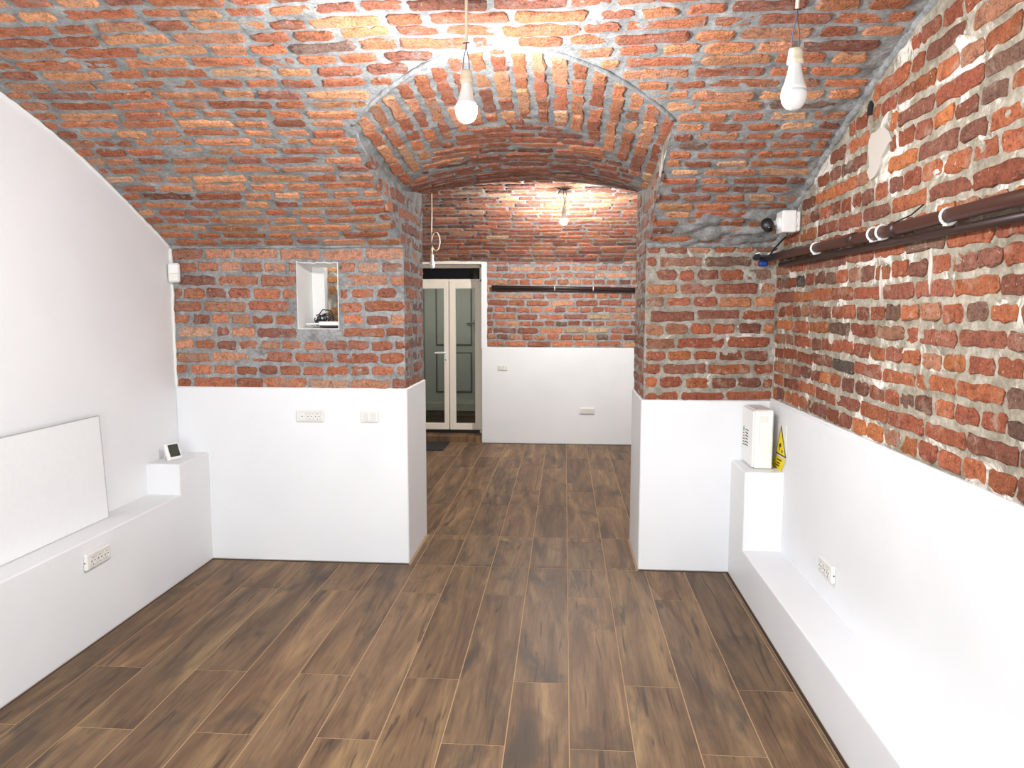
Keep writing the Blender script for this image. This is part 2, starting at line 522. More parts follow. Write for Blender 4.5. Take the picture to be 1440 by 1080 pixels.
# ================================================================ STRUCTURE
# ---- floor
floor = tag(MB().box(XL2 - .1, XR2 + .1, YREAR - .3, YB + .3, -.06, -.0010).build('floor', M_GROUT),
            'brown wood-look tile floor with thin beige grout lines', 'floor', kind='structure')
def plank(x0, x1, y0, y1):
    if x1 - x0 < .012 or y1 - y0 < .02: return
    g = .0019; cx, cy = (x0 + x1) / 2, (y0 + y1) / 2
    k = rng.uniform(.84, 1.13); wr = rng.uniform(-.035, .035)
    mb = MB().box(x0 + g - cx, x1 - g - cx, y0 + g - cy, y1 - g - cy, -.008, 0, .0005)
    mesh_obj('plank', mb.v, mb.f, M_PLANK, floor, (cx, cy, 0), False, [(k * (1 + wr), k, k * (1 - wr), 1)] * len(mb.v))
k0 = -10
def rows(xa, xb):
    k = math.floor((xa - .026) / .2)
    while .026 + .2 * k < xb:
        yield k, max(xa, .026 + .2 * k), min(xb, .026 + .2 * (k + 1)); k += 1
def runs(off, ya, yb):
    y = off
    while y > ya: y -= 1.2
    while y < yb:
        if y + 1.2 > ya: yield max(ya, y), min(yb, y + 1.2)
        y += 1.2
for k, xa, xb in rows(-1.885, .840):
    for ya, yb in runs(2.143 if k % 2 == 0 else 2.54, YREAR, 3.722):
        plank(xa, xb, ya, yb)
for k, xa, xb in rows(JL + .008, JR - .008):
    plank_y = list(runs(2.143 if k % 2 == 0 else 2.54, 3.722, 3.752))
    for ya, yb in runs(4.165 if k % 2 == 0 else 4.957, 3.724, YJ): plank(xa, xb, ya, yb)
for k, xa, xb in rows(XL2 + .01, XR2 - .01):
    for ya, yb in runs(4.165 if k % 2 == 0 else 4.957, YJ + .002, YB - .006): plank(xa, xb, ya, yb)
for (x0, x1, y0, y1) in ((-1.893, -1.885, YREAR, 3.733), (.840, .852, YREAR, 3.733), (-1.89, JL, 3.722, 3.735), (JR, .852, 3.722, 3.735), (-.82, 1.4, YB - .006, YB + .01)):
    MB().box(x0, x1, y0, y1, -.006, -.0006).build('edge_gap', M_GAP, floor)

# ---- main vault
mb = MB(); TEND = vault_t(YREAR)
T_OUT = vault_t(1.2)
mortar_patch(mb, F_vault, frange(XL - .02, JLB, .014), lambda u: (-.01, T_OUT), .014)
def rubble(u, v):                         # thick uneven mortar low on the vault by the right-hand corner
    w = max(0, min(1, (.30 - v) / .10)) * max(0, min(1, (u - .47) / .15))
    return w * max(-.004, .020 * (nz(u * 8, v * 15, 5) + .30) + .008 * nz(u * 26, v * 30, 2))
mortar_patch(mb, F_vault, frange(JRB, XRB + .02, .010), lambda u: (-.01, T_OUT), .010, extra=rubble)
mortar_patch(mb, F_vault, frange(JLB, JRB, .014), lambda u: (vault_t(groin(u)), T_OUT), .014)
mortar_patch(mb, F_vault, frange(XL - .02, XRB + .02, .1), lambda u: (T_OUT, TEND), .1)
ceiling = tag(mesh_obj('ceiling', mb.v, mb.f, M_MORTAR, smooth=True),
              'exposed orange brick barrel vault with grey mortar over the front room', 'ceiling', kind='structure')
def clip_vault(a, b, c, d):
    vm = (c + d) / 2
    a, b = max(a, XL + .012), min(b, XRB - .03)
    # cut by the passage lunette
    def inside(u): return JLB - .012 < u < JRB + .012 and vm < vault_t(groin(u)) + .03
    if inside(a) and inside(b): return None
    if inside(a):
        while a < b and inside(a): a += .006
    elif inside(b):
        while b > a and inside(b): b -= .006
    elif inside((a + b) / 2): return None
    return (a, b, c, d)
rd = random.Random(11)
for xa, xb, rr in ((XL, JLB, .011), (JRB, XRB, .018)):
    pts = [Vector((x, YPB - .002 + .004 * nz(x * 8, 2), ZS + .004 * nz(x * 7, 6) + (.012 * nz(x * 4, 9) if xa > 0 else 0))) for x in frange(xa, xb, .014)]
    MB().tube(pts, [rr + rr * .55 * nz(i * .4, 5) + .004 * nz(i * 1.3, 9) for i in range(len(pts))], 8).build('mortar_ridge', M_MORTAR, ceiling, smooth=True)
rects = courses(XL, XRB, .012, vault_t(1.5), .0665, 'mixed', rd, clip_vault, (.015, .032), 0, (.017, .025))
lay_bricks(ceiling, F_vault, rects, PAL_VAULT, M_BRICK, rd, 300)
# mortar fillet where the vault meets the right wall
pts = [F_vault(XRB + .002 + .008 * nz(t * 11, 8), t, -.006 + .008 * nz(t * 9, 2)) for t in frange(.0, vault_t(1.4), .014)]
MB().tube(pts, [.022 + .009 * nz(i * .45, 5) + .005 * nz(i * 1.3, 9) for i in range(len(pts))], 9).build('mortar_fillet', M_MORTAR, ceiling, smooth=True)

# ---- lunette / arch over the passage (its own brickwork)
mb = MB()
mortar_patch(mb, F_lun, frange(JLB, JRB, .014), lambda u: (groin(u) - .004, YJ), .016)
arch = tag(mesh_obj('ceiling_arch', mb.v, mb.f, M_MORTAR, smooth=True),
           'low brick arch with fanned bricks cut into the vault above the passage', 'arch', kind='structure')
gp = [Vector((x, groin(x), vault_z(groin(x)) - .002 + .004 * nz(x * 9, 6))) for x in frange(JLB, JRB, .014)]
MB().tube(gp, [.010 + .005 * nz(i * .5, 15) + .003 * nz(i * 1.4, 3) for i in range(len(gp))], 8).build('mortar_fillet', M_MORTAR, arch, smooth=True)
rd = random.Random(5)
Fsw = lambda a, b, h: F_lun(b, a, h)      # stripes: long side along Y
def clip_stripe(a, b, c, d):
    um = (c + d) / 2
    a, b = max(a, groin(um) + .012), min(b, min(arc_start(um), 3.775))
    return (a, b, c, d)
st = courses(2.3, 3.8, JLB + .008, JRB - .004, .069, 'mixed', rd, clip_stripe, (.009, .018), 0, (.015, .024))
def clip_arc(a, b, c, d):
    vm = (c + d) / 2
    def inside(u): return vm > arc_start(u) + .03
    while a < b and not inside(a): a += .008
    while b > a and not inside(b): b -= .008
    return (a, b, c, d)
lay_bricks(arch, Fsw, st, PAL_VAULT, M_BRICK, rd, 160, jit=.006)
ar = courses(JLB + .02, JRB - .02, 3.06, 3.78, .072, 'running', rd, clip_arc, (.01, .02))
ar += courses(JLB + .02, JRB - .02, 3.80, YJ - .01, .072, 'running', rd, None, (.01, .02))
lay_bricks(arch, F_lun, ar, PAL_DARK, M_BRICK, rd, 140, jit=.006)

# ---- middle walls (mortar core, bricks, white dado)
NX0, NX1, NZ0, NZ1 = -1.383, -1.170, 1.248, 1.592     # niche
def mid_wall(name, label, xa, xb, jamb, zd, niche):
    mb = MB(); zt = ZS + .004
    def face(ua, ub, va, vb): mortar_patch(mb, F_mid, frange(ua, ub, .014), lambda u: (va, vb), .014)
    if niche:
        face(xa, NX0, zd - .03, zt); face(NX1, xb, zd - .03, zt)
        face(NX0, NX1, zd - .03, NZ0); face(NX0, NX1, NZ1, zt)
    else: face(xa, xb, zd - .03, zt)
    # jamb: front edge follows the pillar face, then the vault; top follows the arch
    Fj = F_jl if jamb < 0 else F_jr
    def front(v): return YPB if v < ZS else vault_y(v)
    G = lambda v, w, h: Fj(front(v) + (YJ - front(v)) * w, v, h)
    def ztop(y): return lun_z(JLB if jamb < 0 else JRB, y)
    vs_ = frange(zd - .03, 2.06, .014); V = []; nw = 40
    for v in vs_:
        for j in range(nw + 1):
            y = front(v) + (YJ - front(v)) * j / nw
            V.append(Fj(y, min(v, ztop(y) + .004), .005 * nz(y * 24, v * 24, 4)))
    m = nw + 1
    mb.add(V, [(i * m + j, (i + 1) * m + j, (i + 1) * m + j + 1, i * m + j + 1) for i in range(len(vs_) - 1) for j in range(nw)])
    # far face and hidden core closing the wall
    xo0, xo1 = (XL2, JLB) if jamb < 0 else (JRB, XR2)
    mb.add([(xo0, YJ, 0), (xo1, YJ, 0), (xo1, YJ, 2.55), (xo0, YJ, 2.55)], [(0, 1, 2, 3)])
    o = tag(mesh_obj(name, mb.v, mb.f, M_MORTAR if niche else M_MORTAR_P, smooth=True), label, 'wall', kind='structure')
    rd = random.Random(21 if niche else 22)
    def clip(a, b, c, d):
        a, b = max(a, xa + .008), min(b, xb - .004)
        if niche and d > NZ0 - .006 and c < NZ1 + .004:
            if a > NX0 - .012 and b < NX1 + .012: return None
            if a < NX0 < b: b = NX0 - .014
            elif a < NX1 < b: a = NX1 + .014
        return (a, b, c, d)
    rects = courses(xa, xb, zd - .012, ZS - .004, .0672, 'english', rd, clip)
    dust = (lambda a, c: max(0, min(.6, (c - 1.38) * 2.2)) * rd.uniform(.4, 1)) if niche else (lambda a, c: .25 * rd.random() if c > 1.35 else 0)
    lay_bricks(o, F_mid, rects, PAL_MID if niche else PAL_RIGHT, M_BRICK if niche else M_BRICK_R, rd, 300, dust)
    def clipj(a, b, c, d):
        vm = (c + d) / 2
        a, b = max(a, front(vm) + .004), min(b, YJ - .004)
        y = (a + b) / 2
        if d > min(ztop(a), ztop(max(a, b))) - .012: return None
        return (a, b, c, d)
    rj = courses(3.0, YJ, zd - .012, 2.05, .0672, 'mixed', rd, clipj)
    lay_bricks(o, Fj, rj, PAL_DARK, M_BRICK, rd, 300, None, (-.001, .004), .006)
    return o
wl = mid_wall('wall_middle_left', 'brick pier with a white niche and white dado left of the passage', XL, JLB, -1, .94, True)
wr = mid_wall('wall_middle_right', 'narrow red brick pier with white dado right of the passage', JRB, XRB, 1, .895, False)
# wall above the passage, seen from the back room
n = 24; V = []
for i in range(n + 1):
    x = JLB + (JRB - JLB) * i / n
    V += [(x, YJ, lun_z(x, YJ) - .005), (x, YJ, 2.55)]
mesh_obj('wall_over_arch', V, [(2 * i, 2 * i + 2, 2 * i + 3, 2 * i + 1) for i in range(n)], M_MORTAR, arch)

def wobble_box(mb, x0, x1, y0, y1, z0, z1): mb.box(x0, x1, y0, y1, z0, z1, .004)
wobble = None
MB().box(XL, JL, YP, YJ, 0, .938, .005).build('white_dado', M_PAINT, wl)
MB().box(JR, XR + .03, YP, YJ, 0, .893, .005).build('white_dado', M_PAINT, wr)

# niche lining, with an opening to brickwork at its right
mb = MB(); D = YPB + .21; t = .012
def quadn(a, b, c, d): mb.add([a, b, c, d], [(0, 1, 2, 3)])
def jag(n, s): return [.006 * nz(i * .9, s) for i in range(n + 1)]
rim = []
n = 12
for i in range(n): rim.append((NX0 + (NX1 - NX0) * i / n, NZ0 + .004 * nz(i, 1)))
for i in range(n): rim.append((NX1 + .006 * nz(i, 2), NZ0 + (NZ1 - NZ0) * i / n))
for i in range(n): rim.append((NX1 - (NX1 - NX0) * i / n, NZ1 - .008 + .008 * nz(i * .8, 3)))
for i in range(n): rim.append((NX0 + .012 * (1 - i / n) * 0 + .006 * nz(i, 4), NZ1 - (NZ1 - NZ0) * i / n))
cx, cz = (NX0 + NX1) / 2, (NZ0 + NZ1) / 2
m = len(rim); V = []
for (x, z) in rim: V.append((cx + (x - cx) * 1.035, YPB - .009, cz + (z - cz) * 1.025))
for (x, z) in rim: V.append((x, YPB - .010, z))
for (x, z) in rim: V.append((cx + (x - cx) * .97, D, cz + (z - cz) * .94))
mb.add(V, [(i, (i + 1) % m, m + (i + 1) % m, m + i) for i in range(m)] + [(m + i, m + (i + 1) % m, 2 * m + (i + 1) % m, 2 * m + i) for i in range(m)])
XD = -1.312
mb.add([(NX0, D, NZ0), (XD, D, NZ0), (XD, D, NZ1), (NX0, D, NZ1)], [(0, 1, 2, 3)])
mb.add([(XD, D, NZ0), (XD, D + .07, NZ0), (XD, D + .07, NZ1), (XD, D, NZ1)], [(0, 1, 2, 3)])
niche = mb.build('niche_lining', M_PLASTER, wl)
nb = MB().box(XD, NX1 + .05, D + .06, D + .07, NZ0 - .02, NZ1 + .02).build('niche_back', M_MORTAR_R, wl)
rd = random.Random(3)
Fn = lambda u, v, h: Vector((u, D + .06 - h, v))
for q in courses(XD + .004, NX1 + .04, NZ0 + .002, NZ1 - .01, .058, 'mixed', rd):
    Vv, Fc = brick_geo(Fn, *q, rd, .006); cen = Fn((q[0] + q[1]) / 2, (q[2] + q[3]) / 2, 0)
    mesh_obj('niche_brick', [v - cen for v in Vv], Fc, M_BRICK, wl, cen, False, [pick([(206, 132, 78, 1), (190, 112, 66, 1)], 0, rd)] * len(Vv))

# ---- right wall
YR0 = YREAR
mb = MB()
def rtop(u): return vault_z(min(u, 3.735)) + .03
mortar_patch(mb, F_right, frange(1.3, YPB + .02, .014), lambda u: (.88, rtop(u)), .014, amp=.005)
mb.add([(XRB, YR0, .88), (XRB, 1.3, .88), (XRB, 1.3, rtop(1.3)), (XRB, .5, rtop(.5)), (XRB, YR0, rtop(YR0))], [(0, 1, 2, 3, 4)])
wright = tag(mesh_obj('wall_right', mb.v, mb.f, M_MORTAR_R, smooth=True),
             'red brick wall with lime-streaked joints above a white dado', 'wall', kind='structure')
rd = random.Random(31)
def clip_right(a, b, c, d):
    a, b = max(a, 1.3), min(b, YPB - .012)
    while b > a and d > vault_z(min(3.73, b)) - .016: b -= .008
    cy, cz = (a + b) / 2, (c + d) / 2
    if abs(cz - 1.875) < .075 and a < 2.66 and b > 2.50:
        if cy > 2.58: a = max(a, 2.665)
        else: b = min(b, 2.50)
    if abs(cz - 2.04) < .03 and a < 2.71 and b > 2.66:
        if cy > 2.685: a = max(a, 2.712)
        else: b = min(b, 2.655)
    return (a, b, c, d)
rects = courses(1.3, YPB, .905, 2.36, .0672, 'english', rd, clip_right, (.009, .017), 1)
lay_bricks(wright, F_right, rects, PAL_RIGHT, M_BRICK_R, rd, 300)
# dado with a rough lip, ledge and corner block
poly = [(YREAR, 0), (YP + .005, 0), (YP + .005, .905), (YREAR, .905)]
mb = MB().box(XR, XRB + .03, YREAR, YP + .01, 0, .899, .006)
lip = [Vector((XR + .010, y, .900 + .003 * nz(y * 30, 4))) for y in frange(YREAR, YP, .03)]
mb.tube(lip, [.009 + .003 * nz(i * .9, 8) for i in range(len(lip))], 6)
mb.build('white_dado', M_PAINT, wright)
def ledge(x0, x1, zl, zb, yb, par):
    poly = [(YREAR, 0), (YP + .005, 0), (YP + .005, zb), (yb, zb), (yb, zl), (YREAR, zl)]
    o = MB().prism(poly, lambda a, b, h: Vector((h, a, b)), x0, x1).build('ledge', M_PAINT, par)
    bv = o.modifiers.new('soft_edge', 'BEVEL'); bv.width = .006; bv.segments = 2; bv.limit_method = 'ANGLE'
    return o
ledge(.851, XR + .01, .212, .590, 3.45, wright)
blob = [(2.667, 1.931), (2.645, 1.950), (2.611, 1.947), (2.575, 1.952), (2.534, 1.942), (2.505, 1.925), (2.475, 1.889), (2.500, 1.886), (2.52, 1.872), (2.555, 1.852), (2.560, 1.830), (2.572, 1.816), (2.600, 1.800), (2.638, 1.793), (2.672, 1.828), (2.650, 1.840), (2.655, 1.860), (2.669, 1.899)]
MB().prism(blob, lambda a, b, h: F_right(a, b, h), -.01, .010).build('plaster_patch', M_PATCH, wright)
MB().prism([(2.663, 2.015), (2.70, 2.022), (2.706, 2.05), (2.685, 2.068), (2.668, 2.05)], lambda a, b, h: F_right(a, b, h), -.005, .006).build('wall_hole', M_BLACK, wright)
rd = random.Random(77)
for (yy, zz, w_, h_) in ((2.52, 1.44, .018, .11), (2.19, 1.465, .02, .12), (2.75, 1.22, .05, .08), (3.25, 1.20, .03, .05), (2.95, 1.235, .04, .05), (2.3, 1.225, .09, .03), (3.62, 1.78, .05, .06)):
    pl_ = [(yy + w_ * .6 * math.cos(a) * rd.uniform(.6, 1.1), zz + h_ * .6 * math.sin(a) * rd.uniform(.6, 1.1)) for a in [2 * math.pi * i / 11 for i in range(11)]]
    MB().prism(pl_, lambda a, b, h: F_right(a, b, h), -.01, .0065).build('lime_smear', M_PATCH, wright)

# ---- left wall
pf = [(YREAR, 0), (YP + .01, 0), (YP + .01, ZS + .03)]
for y in reversed(frange(YREAR, 3.7, .12)): pf.append((y, vault_z(y) + .03))
mb = MB(); mb.prism(pf, lambda a, b, h: Vector((XL - h, a, b)), 0, .12)
wleft = tag(mb.build('wall_left', M_PAINT), 'smooth white painted wall ending in a curved edge under the vault', 'wall', kind='structure')
ledge(XL - .01, -1.892, .430, .585, 3.430, wleft)
# ragged plaster edge where the white paint meets the brick vault
pts = [F_vault(XL + .002, t, .006 + .006 * nz(t * 14, 3)) for t in frange(0.0, vault_t(2.3), .025)]
MB().tube(pts, [.007 + .004 * nz(i * .8, 7) for i in range(len(pts))], 6).build('plaster_edge', M_PLASTER, wleft, smooth=True)
pts = [Vector((XL + .004 + .006 * nz(z * 13, 1), YPB - .008, z)) for z in frange(.93, ZS, .025)]
MB().tube(pts, [.008 + .004 * nz(i * .8, 2) for i in range(len(pts))], 6).build('plaster_edge', M_PLASTER, wleft, smooth=True)

# ---- back room
DX0, DX1 = -1.56, -.826                   # door opening
mb = MB()
mortar_patch(mb, F_back, frange(-.78, XR2, .02), lambda u: (.95, 1.83), .02, amp=.004)
mortar_patch(mb, F_back, frange(XL2, DX0 - .06, .03), lambda u: (.95, 1.83), .03, amp=.004)
mb.add([(-1.64, YBB, 1.83), (-.77, YBB, 1.83), (-.77, YBB, 1.79), (-1.64, YBB, 1.79)], [(0, 1, 2, 3)])
wback = tag(mesh_obj('wall_back', mb.v, mb.f, M_MORTAR, smooth=True),
            'far brick wall above a white dado beside the glazed door', 'wall', kind='structure')
rd = random.Random(41)
rects = courses(-.77, XR2, .975, 1.822, .0672, 'english', rd)
rects += courses(XL2, DX0 - .07, .975, 1.822, .0672, 'english', rd)
lay_bricks(wback, F_back, rects, PAL_BACK, M_BRICK, rd, 300, lambda a, c: .35 * rd.random() if c > 1.6 else 0)
mb = MB().box(DX1, XR2, YB, YB + .26, 0, .97, .006)
mb.box(XL2, DX0, YB, YB + .26, 0, .97, .006)
mb.build('white_dado', M_PAINT, wback)
# plastered reveal round the door with a ragged outer edge
mb = MB()
edge = [(DX1 + .055 + .010 * nz(i * .8, 4), .96 + .85 * i / 14) for i in range(15)]
poly = [(DX1, .96)] + edge + [(DX1, 1.812)]
mb.prism(poly, lambda a, b, h: Vector((a, YB - .004 + h, b)), 0, .25)
mb.box(DX0 - .05, DX0, YB - .002, YB + .25, .96, 1.812)
mb.build('door_reveal', M_PAINT, wback)
MB().box(DX0 - .05, DX1 + .045, YB - .002, YB + .25, 1.795, 1.83).build('door_lintel', M_UPVC, wback)
# back vault
mb = MB(); TB = vault_t(YJ - DY2)
mortar_patch(mb, F_vault_back, frange(XL2 - .02, XR2 + .02, .025), lambda u: (-.01, vault_t(5.4 - DY2)), .02, amp=.004)
mortar_patch(mb, F_vault_back, frange(XL2 - .02, XR2 + .02, .15), lambda u: (vault_t(5.4 - DY2), TB + .05), .1, amp=.003)
cback = tag(mesh_obj('ceiling_back', mb.v, mb.f, M_MORTAR, smooth=True),
            'brick barrel vault over the far room seen through the passage', 'ceiling', kind='structure')
rd = random.Random(51)
rects = courses(-1.75, 1.1, .01, vault_t(5.5 - DY2), .0665, 'running', rd)
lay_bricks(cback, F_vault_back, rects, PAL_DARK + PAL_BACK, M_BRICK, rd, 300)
for nm, x, lb in (('wall_far_left', XL2, 'plain white side wall of the far room on the door side'), ('wall_far_right', XR2, 'plain white side wall of the far room beyond the narrow pier')):
    s = -1 if x < 0 else 1
    tag(MB().box(x, x + s * .1, YJ, YB + .3, 0, 2.6).build(nm, M_PAINT), lb, 'wall', kind='structure')

# ---- door: step, frame, two glazed leaves, transom; hall behind it
YD = 7.50
step = MB().box(DX0 - .02, DX1 + .001, YB + .012, YD + .05, -.001, .064, .004)
sp = mesh_obj('door_step', step.v, step.f, M_STEP, None, (0, 0, 0), False, [(.95, .9, .85, 1)] * len(step.v))
tag(sp, 'low wood-look tiled step below the glazed door', 'step', kind='structure')
door = empty('door_1', ((DX0 + DX1) / 2, YD, .064), 'cream double glazed door with dark transom at the end of the far room', 'door')
tag(door, kind='structure')
def L(mb_): # world -> door local
    o = door.location
    mb_.v = [v - o for v in mb_.v]; return mb_
FX0, FX1 = -1.545, -.826
mb = MB()
mb.box(FX0, FX1, YD - .01, YD + .06, 1.765, 1.812, .004)
mb.box(FX0, FX1, YD - .01, YD + .06, 1.628, 1.655, .004)
mb.box(FX1 - .044, FX1, YD - .01, YD + .06, .064, 1.80, .004)
mb.box(FX0, FX0 + .030, YD - .01, YD + .06, .064, 1.80, .004)
L(mb).build('door_frame', M_UPVC, door)
L(MB().box(FX0 + .03, FX1 - .044, YD + .02, YD + .03, 1.655, 1.765)).build('transom_pane', M_TRANSOM, door)
L(MB().box(FX0, FX1, YD - .005, YD + .055, .064, .094)).build('threshold', M_BLACK, door)
XJ = -1.186
def leaf(x0, x1, gl, gr):
    mb = MB(); y0, y1 = YD - .022, YD + .045; z0, z1 = .098, 1.632
    mb.box(x0, gl, y0, y1, z0, z1, .006); mb.box(gr, x1, y0, y1, z0, z1, .006)
    mb.box(gl - .01, gr + .01, y0 + .001, y1, z0, .166, .006); mb.box(gl - .01, gr + .01, y0 + .001, y1, 1.557, z1, .006)
    lf = L(mb).build('door_leaf', M_UPVC, door)
    L(MB().box(gl - .005, gr + .005, YD + .008, YD + .016, .16, 1.562)).build('glass_pane', M_GLASS, lf)
    return lf
ll = leaf(FX0 + .02, XJ - .003, -1.465, -1.240)
rl = leaf(XJ + .003, FX1 - .004, -1.118, -.917)
mb = MB().box(-1.235, -1.205, YD - .034, YD - .020, .79, .94, .004)
mb.tube([(-1.22, YD - .03, .905), (-1.22, YD - .07, .905), (-1.235, YD - .075, .905), (-1.325, YD - .075, .902)], .009, 8)
L(mb).build('door_handle', M_PLASTIC, ll)
L(MB().lathe([(.006, 0), (.006, .003)], 10, Matrix.Translation((-1.22, YD - .033, .828)) @ Matrix.Rotation(math.pi / 2, 4, 'X'))).build('keyhole', M_DARKHOLE, ll)
for z in (.83, .24, 1.45):
    L(MB().box(FX1 - .03, FX1 - .002, YD - .036, YD - .018, z - .03, z + .03, .004)).build('hinge', M_UPVC, rl)

mb = MB()
mb.box(-2.0, -.3, 9.0, 9.1, 0, 2.5); mb.box(-2.1, -2.0, 7.55, 9.1, 0, 2.5); mb.box(-.3, -.2, 7.55, 9.1, 0, 2.5); mb.box(-2.1, -.2, 7.55, 9.1, 2.5, 2.6)
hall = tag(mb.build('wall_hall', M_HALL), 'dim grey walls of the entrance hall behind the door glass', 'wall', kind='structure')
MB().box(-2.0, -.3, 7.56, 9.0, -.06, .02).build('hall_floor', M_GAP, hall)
# grey panelled door in the hall
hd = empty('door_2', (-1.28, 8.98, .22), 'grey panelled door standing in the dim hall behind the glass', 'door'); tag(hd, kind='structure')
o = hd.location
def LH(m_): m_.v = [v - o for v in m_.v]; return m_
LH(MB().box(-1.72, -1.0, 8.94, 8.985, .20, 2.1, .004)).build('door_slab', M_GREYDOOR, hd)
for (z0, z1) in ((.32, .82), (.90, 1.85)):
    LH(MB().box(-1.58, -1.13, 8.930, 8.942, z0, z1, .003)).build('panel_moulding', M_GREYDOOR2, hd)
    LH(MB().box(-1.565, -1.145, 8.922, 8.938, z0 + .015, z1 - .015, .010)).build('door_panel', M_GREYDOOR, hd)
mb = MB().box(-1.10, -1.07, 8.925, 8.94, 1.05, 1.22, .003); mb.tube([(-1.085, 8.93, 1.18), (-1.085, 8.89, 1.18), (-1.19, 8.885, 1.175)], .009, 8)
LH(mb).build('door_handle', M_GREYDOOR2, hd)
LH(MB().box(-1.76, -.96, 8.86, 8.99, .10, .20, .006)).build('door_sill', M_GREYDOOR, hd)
tag(MB().box(-1.0, -.965, 8.965, 8.998, 1.42, 1.56, .002).build('white_plate', M_PLASTIC), 'small white plate behind the right door pane', 'plate')  # plain white box at the hall end wall, behind the right pane

# ================================================================ OBJECTS
# ---- white panel leaning on the left ledge
Mt = Matrix.Translation((-2.017, 0, .431)) @ Matrix.Rotation(math.radians(-2.6), 4, 'Y')
pn = empty('glass_panel', (-2.017, 2.2, .431), 'large white glossy panel leaning on the ledge against the white wall', 'panel')
mb = MB().box(0, .012, -.8, .83, 0, .452, .002, Matrix.Rotation(math.radians(-2.6), 4, 'Y'))
mb.build('sheet', M_PANEL, pn)
M_EDGE = simple('grey_panel_edge', (.52, .52, .51, 1), .5)
mb = MB(); R_ = Matrix.Rotation(math.radians(-2.6), 4, 'Y')
mb.box(-.001, .0135, -.8, .8325, .451, .4535, 0, R_); mb.box(-.001, .0135, .829, .8325, 0, .4535, 0, R_)
mb.build('edge_trim', M_EDGE, pn)

# ---- thermostat on the left block
th = empty('thermostat', (-1.967, 3.53, .585), 'small white room thermostat with dark screen standing on the ledge block', 'thermostat', rot=(0, 0, math.radians(70)))
TL = Matrix.Rotation(math.radians(-20), 4, 'X')
MB().box(-.042, .042, -.012, .012, .001, .088, .006, TL).build('case', M_PLASTIC, th)
MB().box(-.026, .026, -.0135, -.011, .020, .075, 0, TL).build('screen', M_LCD, th)
MB().box(-.030, .030, -.0128, -.0112, .016, .079, 0, TL).build('bezel', M_BLACK, th)
MB().box(-.03, .03, .012, .05, .001, .006).add([], []).build('stand_foot', M_PLASTIC, th)
MB().box(-.03, .03, .040, .046, .001, .075, .001, Matrix.Rotation(math.radians(16), 4, 'X')).build('stand_leg', M_PLASTIC, th)

# ---- motion sensor
ms = empty('motion_sensor', (-2.028, 3.715, 1.485), 'white motion sensor fixed in the corner above the dado', 'sensor', rot=(0, 0, math.radians(22)))
MB().box(-.028, .028, -.03, .014, 0, .100, .008).build('housing', M_PLASTIC, ms)
MB().box(-.024, .024, -.034, -.026, .006, .048, .006).build('lens_window', M_PLASTIC2, ms)

# ---- sockets and switches
def socket(label, fn, w, h, dep, modules, hole_side=0):
    """fn maps local (a along wall, b up, c out of the wall) to a matrix"""
    e = empty('wall_socket', fn.to_translation(), label, 'socket')
    M = fn.to_3x3().to_4x4()
    MB().box(-w / 2, w / 2, -h / 2, h / 2, -.001, dep, min(.006, dep * .4), M).build('frame', M_SOCK, e)
    MB().box(-w * .40, w * .40, -h * .40, h * .40, dep - .003, dep + .0012, .0008, M).build('insert', M_SOCK2, e)
    step_ = w * .8 / len(modules); R0 = min(h * .36, step_ * .46)
    for i, k in enumerate(modules):
        a = -w * .4 + step_ * (i + .5)
        T = M @ Matrix.Translation((a, 0, dep + .001))
        if k == 'o':
            od = MB().lathe([(R0, 0), (R0, .002), (R0 * .86, .002), (R0 * .82, .0008)], 20, T).build('outlet', M_SOCK, e)
            hb = MB()
            for (hx, hy, rr) in ((-R0 * .5, 0, .0026), (R0 * .5, 0, .0026), (0, -R0 * .72, .0022), (0, R0 * .72, .0022)):
                hb.lathe([(rr, .0008), (rr, .0022)], 8, T @ Matrix.Translation((hx, hy, 0)))
            hb.build('contact_holes', M_DARKHOLE, od)
        else:
            md = MB().box(-step_ * .44, step_ * .44, -h * .34, h * .34, 0, .0018, .0006, T).build('module', M_SOCK, e)
            MB().lathe([(.003, .001), (.003, .0025)], 8, T).build('jack_hole', M_DARKHOLE, md)
    if hole_side:
        T = M @ Matrix.Translation((hole_side * w / 2, 0, dep * .5)) @ Matrix.Rotation(math.pi / 2, 4, 'Y')
        MB().lathe([(.003, -.0012), (.003, .0012)], 8, T).build('cable_hole', M_DARKHOLE, e)
    return e
def on_y(x, y, z): # facing -Y
    return Matrix(((1, 0, 0, x), (0, 0, -1, y), (0, 1, 0, z), (0, 0, 0, 1)))
def on_xr(x, y, z): # on the right wall, facing -X; local a -> -Y (towards camera)
    return Matrix(((0, 0, -1, x), (-1, 0, 0, y), (0, 1, 0, z), (0, 0, 0, 1)))
def on_xl(x, y, z): # on the left ledge, facing +X; local a -> +Y
    return Matrix(((0, 0, 1, x), (1, 0, 0, y), (0, 1, 0, z), (0, 0, 0, 1)))
socket('white triple wall socket on the pier dado under the niche', on_y(-1.330, YP, .788), .152, .062, .010, ['m', 'o', 'o'])
socket('white triple wall socket on the front of the left ledge', on_xl(-1.892, 2.760, .346), .160, .068, .017, ['o', 'o', 'o'], -1)
socket('white triple wall socket low on the dado below the brick wall with pipes', on_xr(XR, 2.830, .350), .152, .068, .018, ['o', 'o', 'o'], 1)
socket('small white triple socket low on the far dado', on_y(.230, YB, .340), .150, .062, .012, ['o', 'o', 'o'])
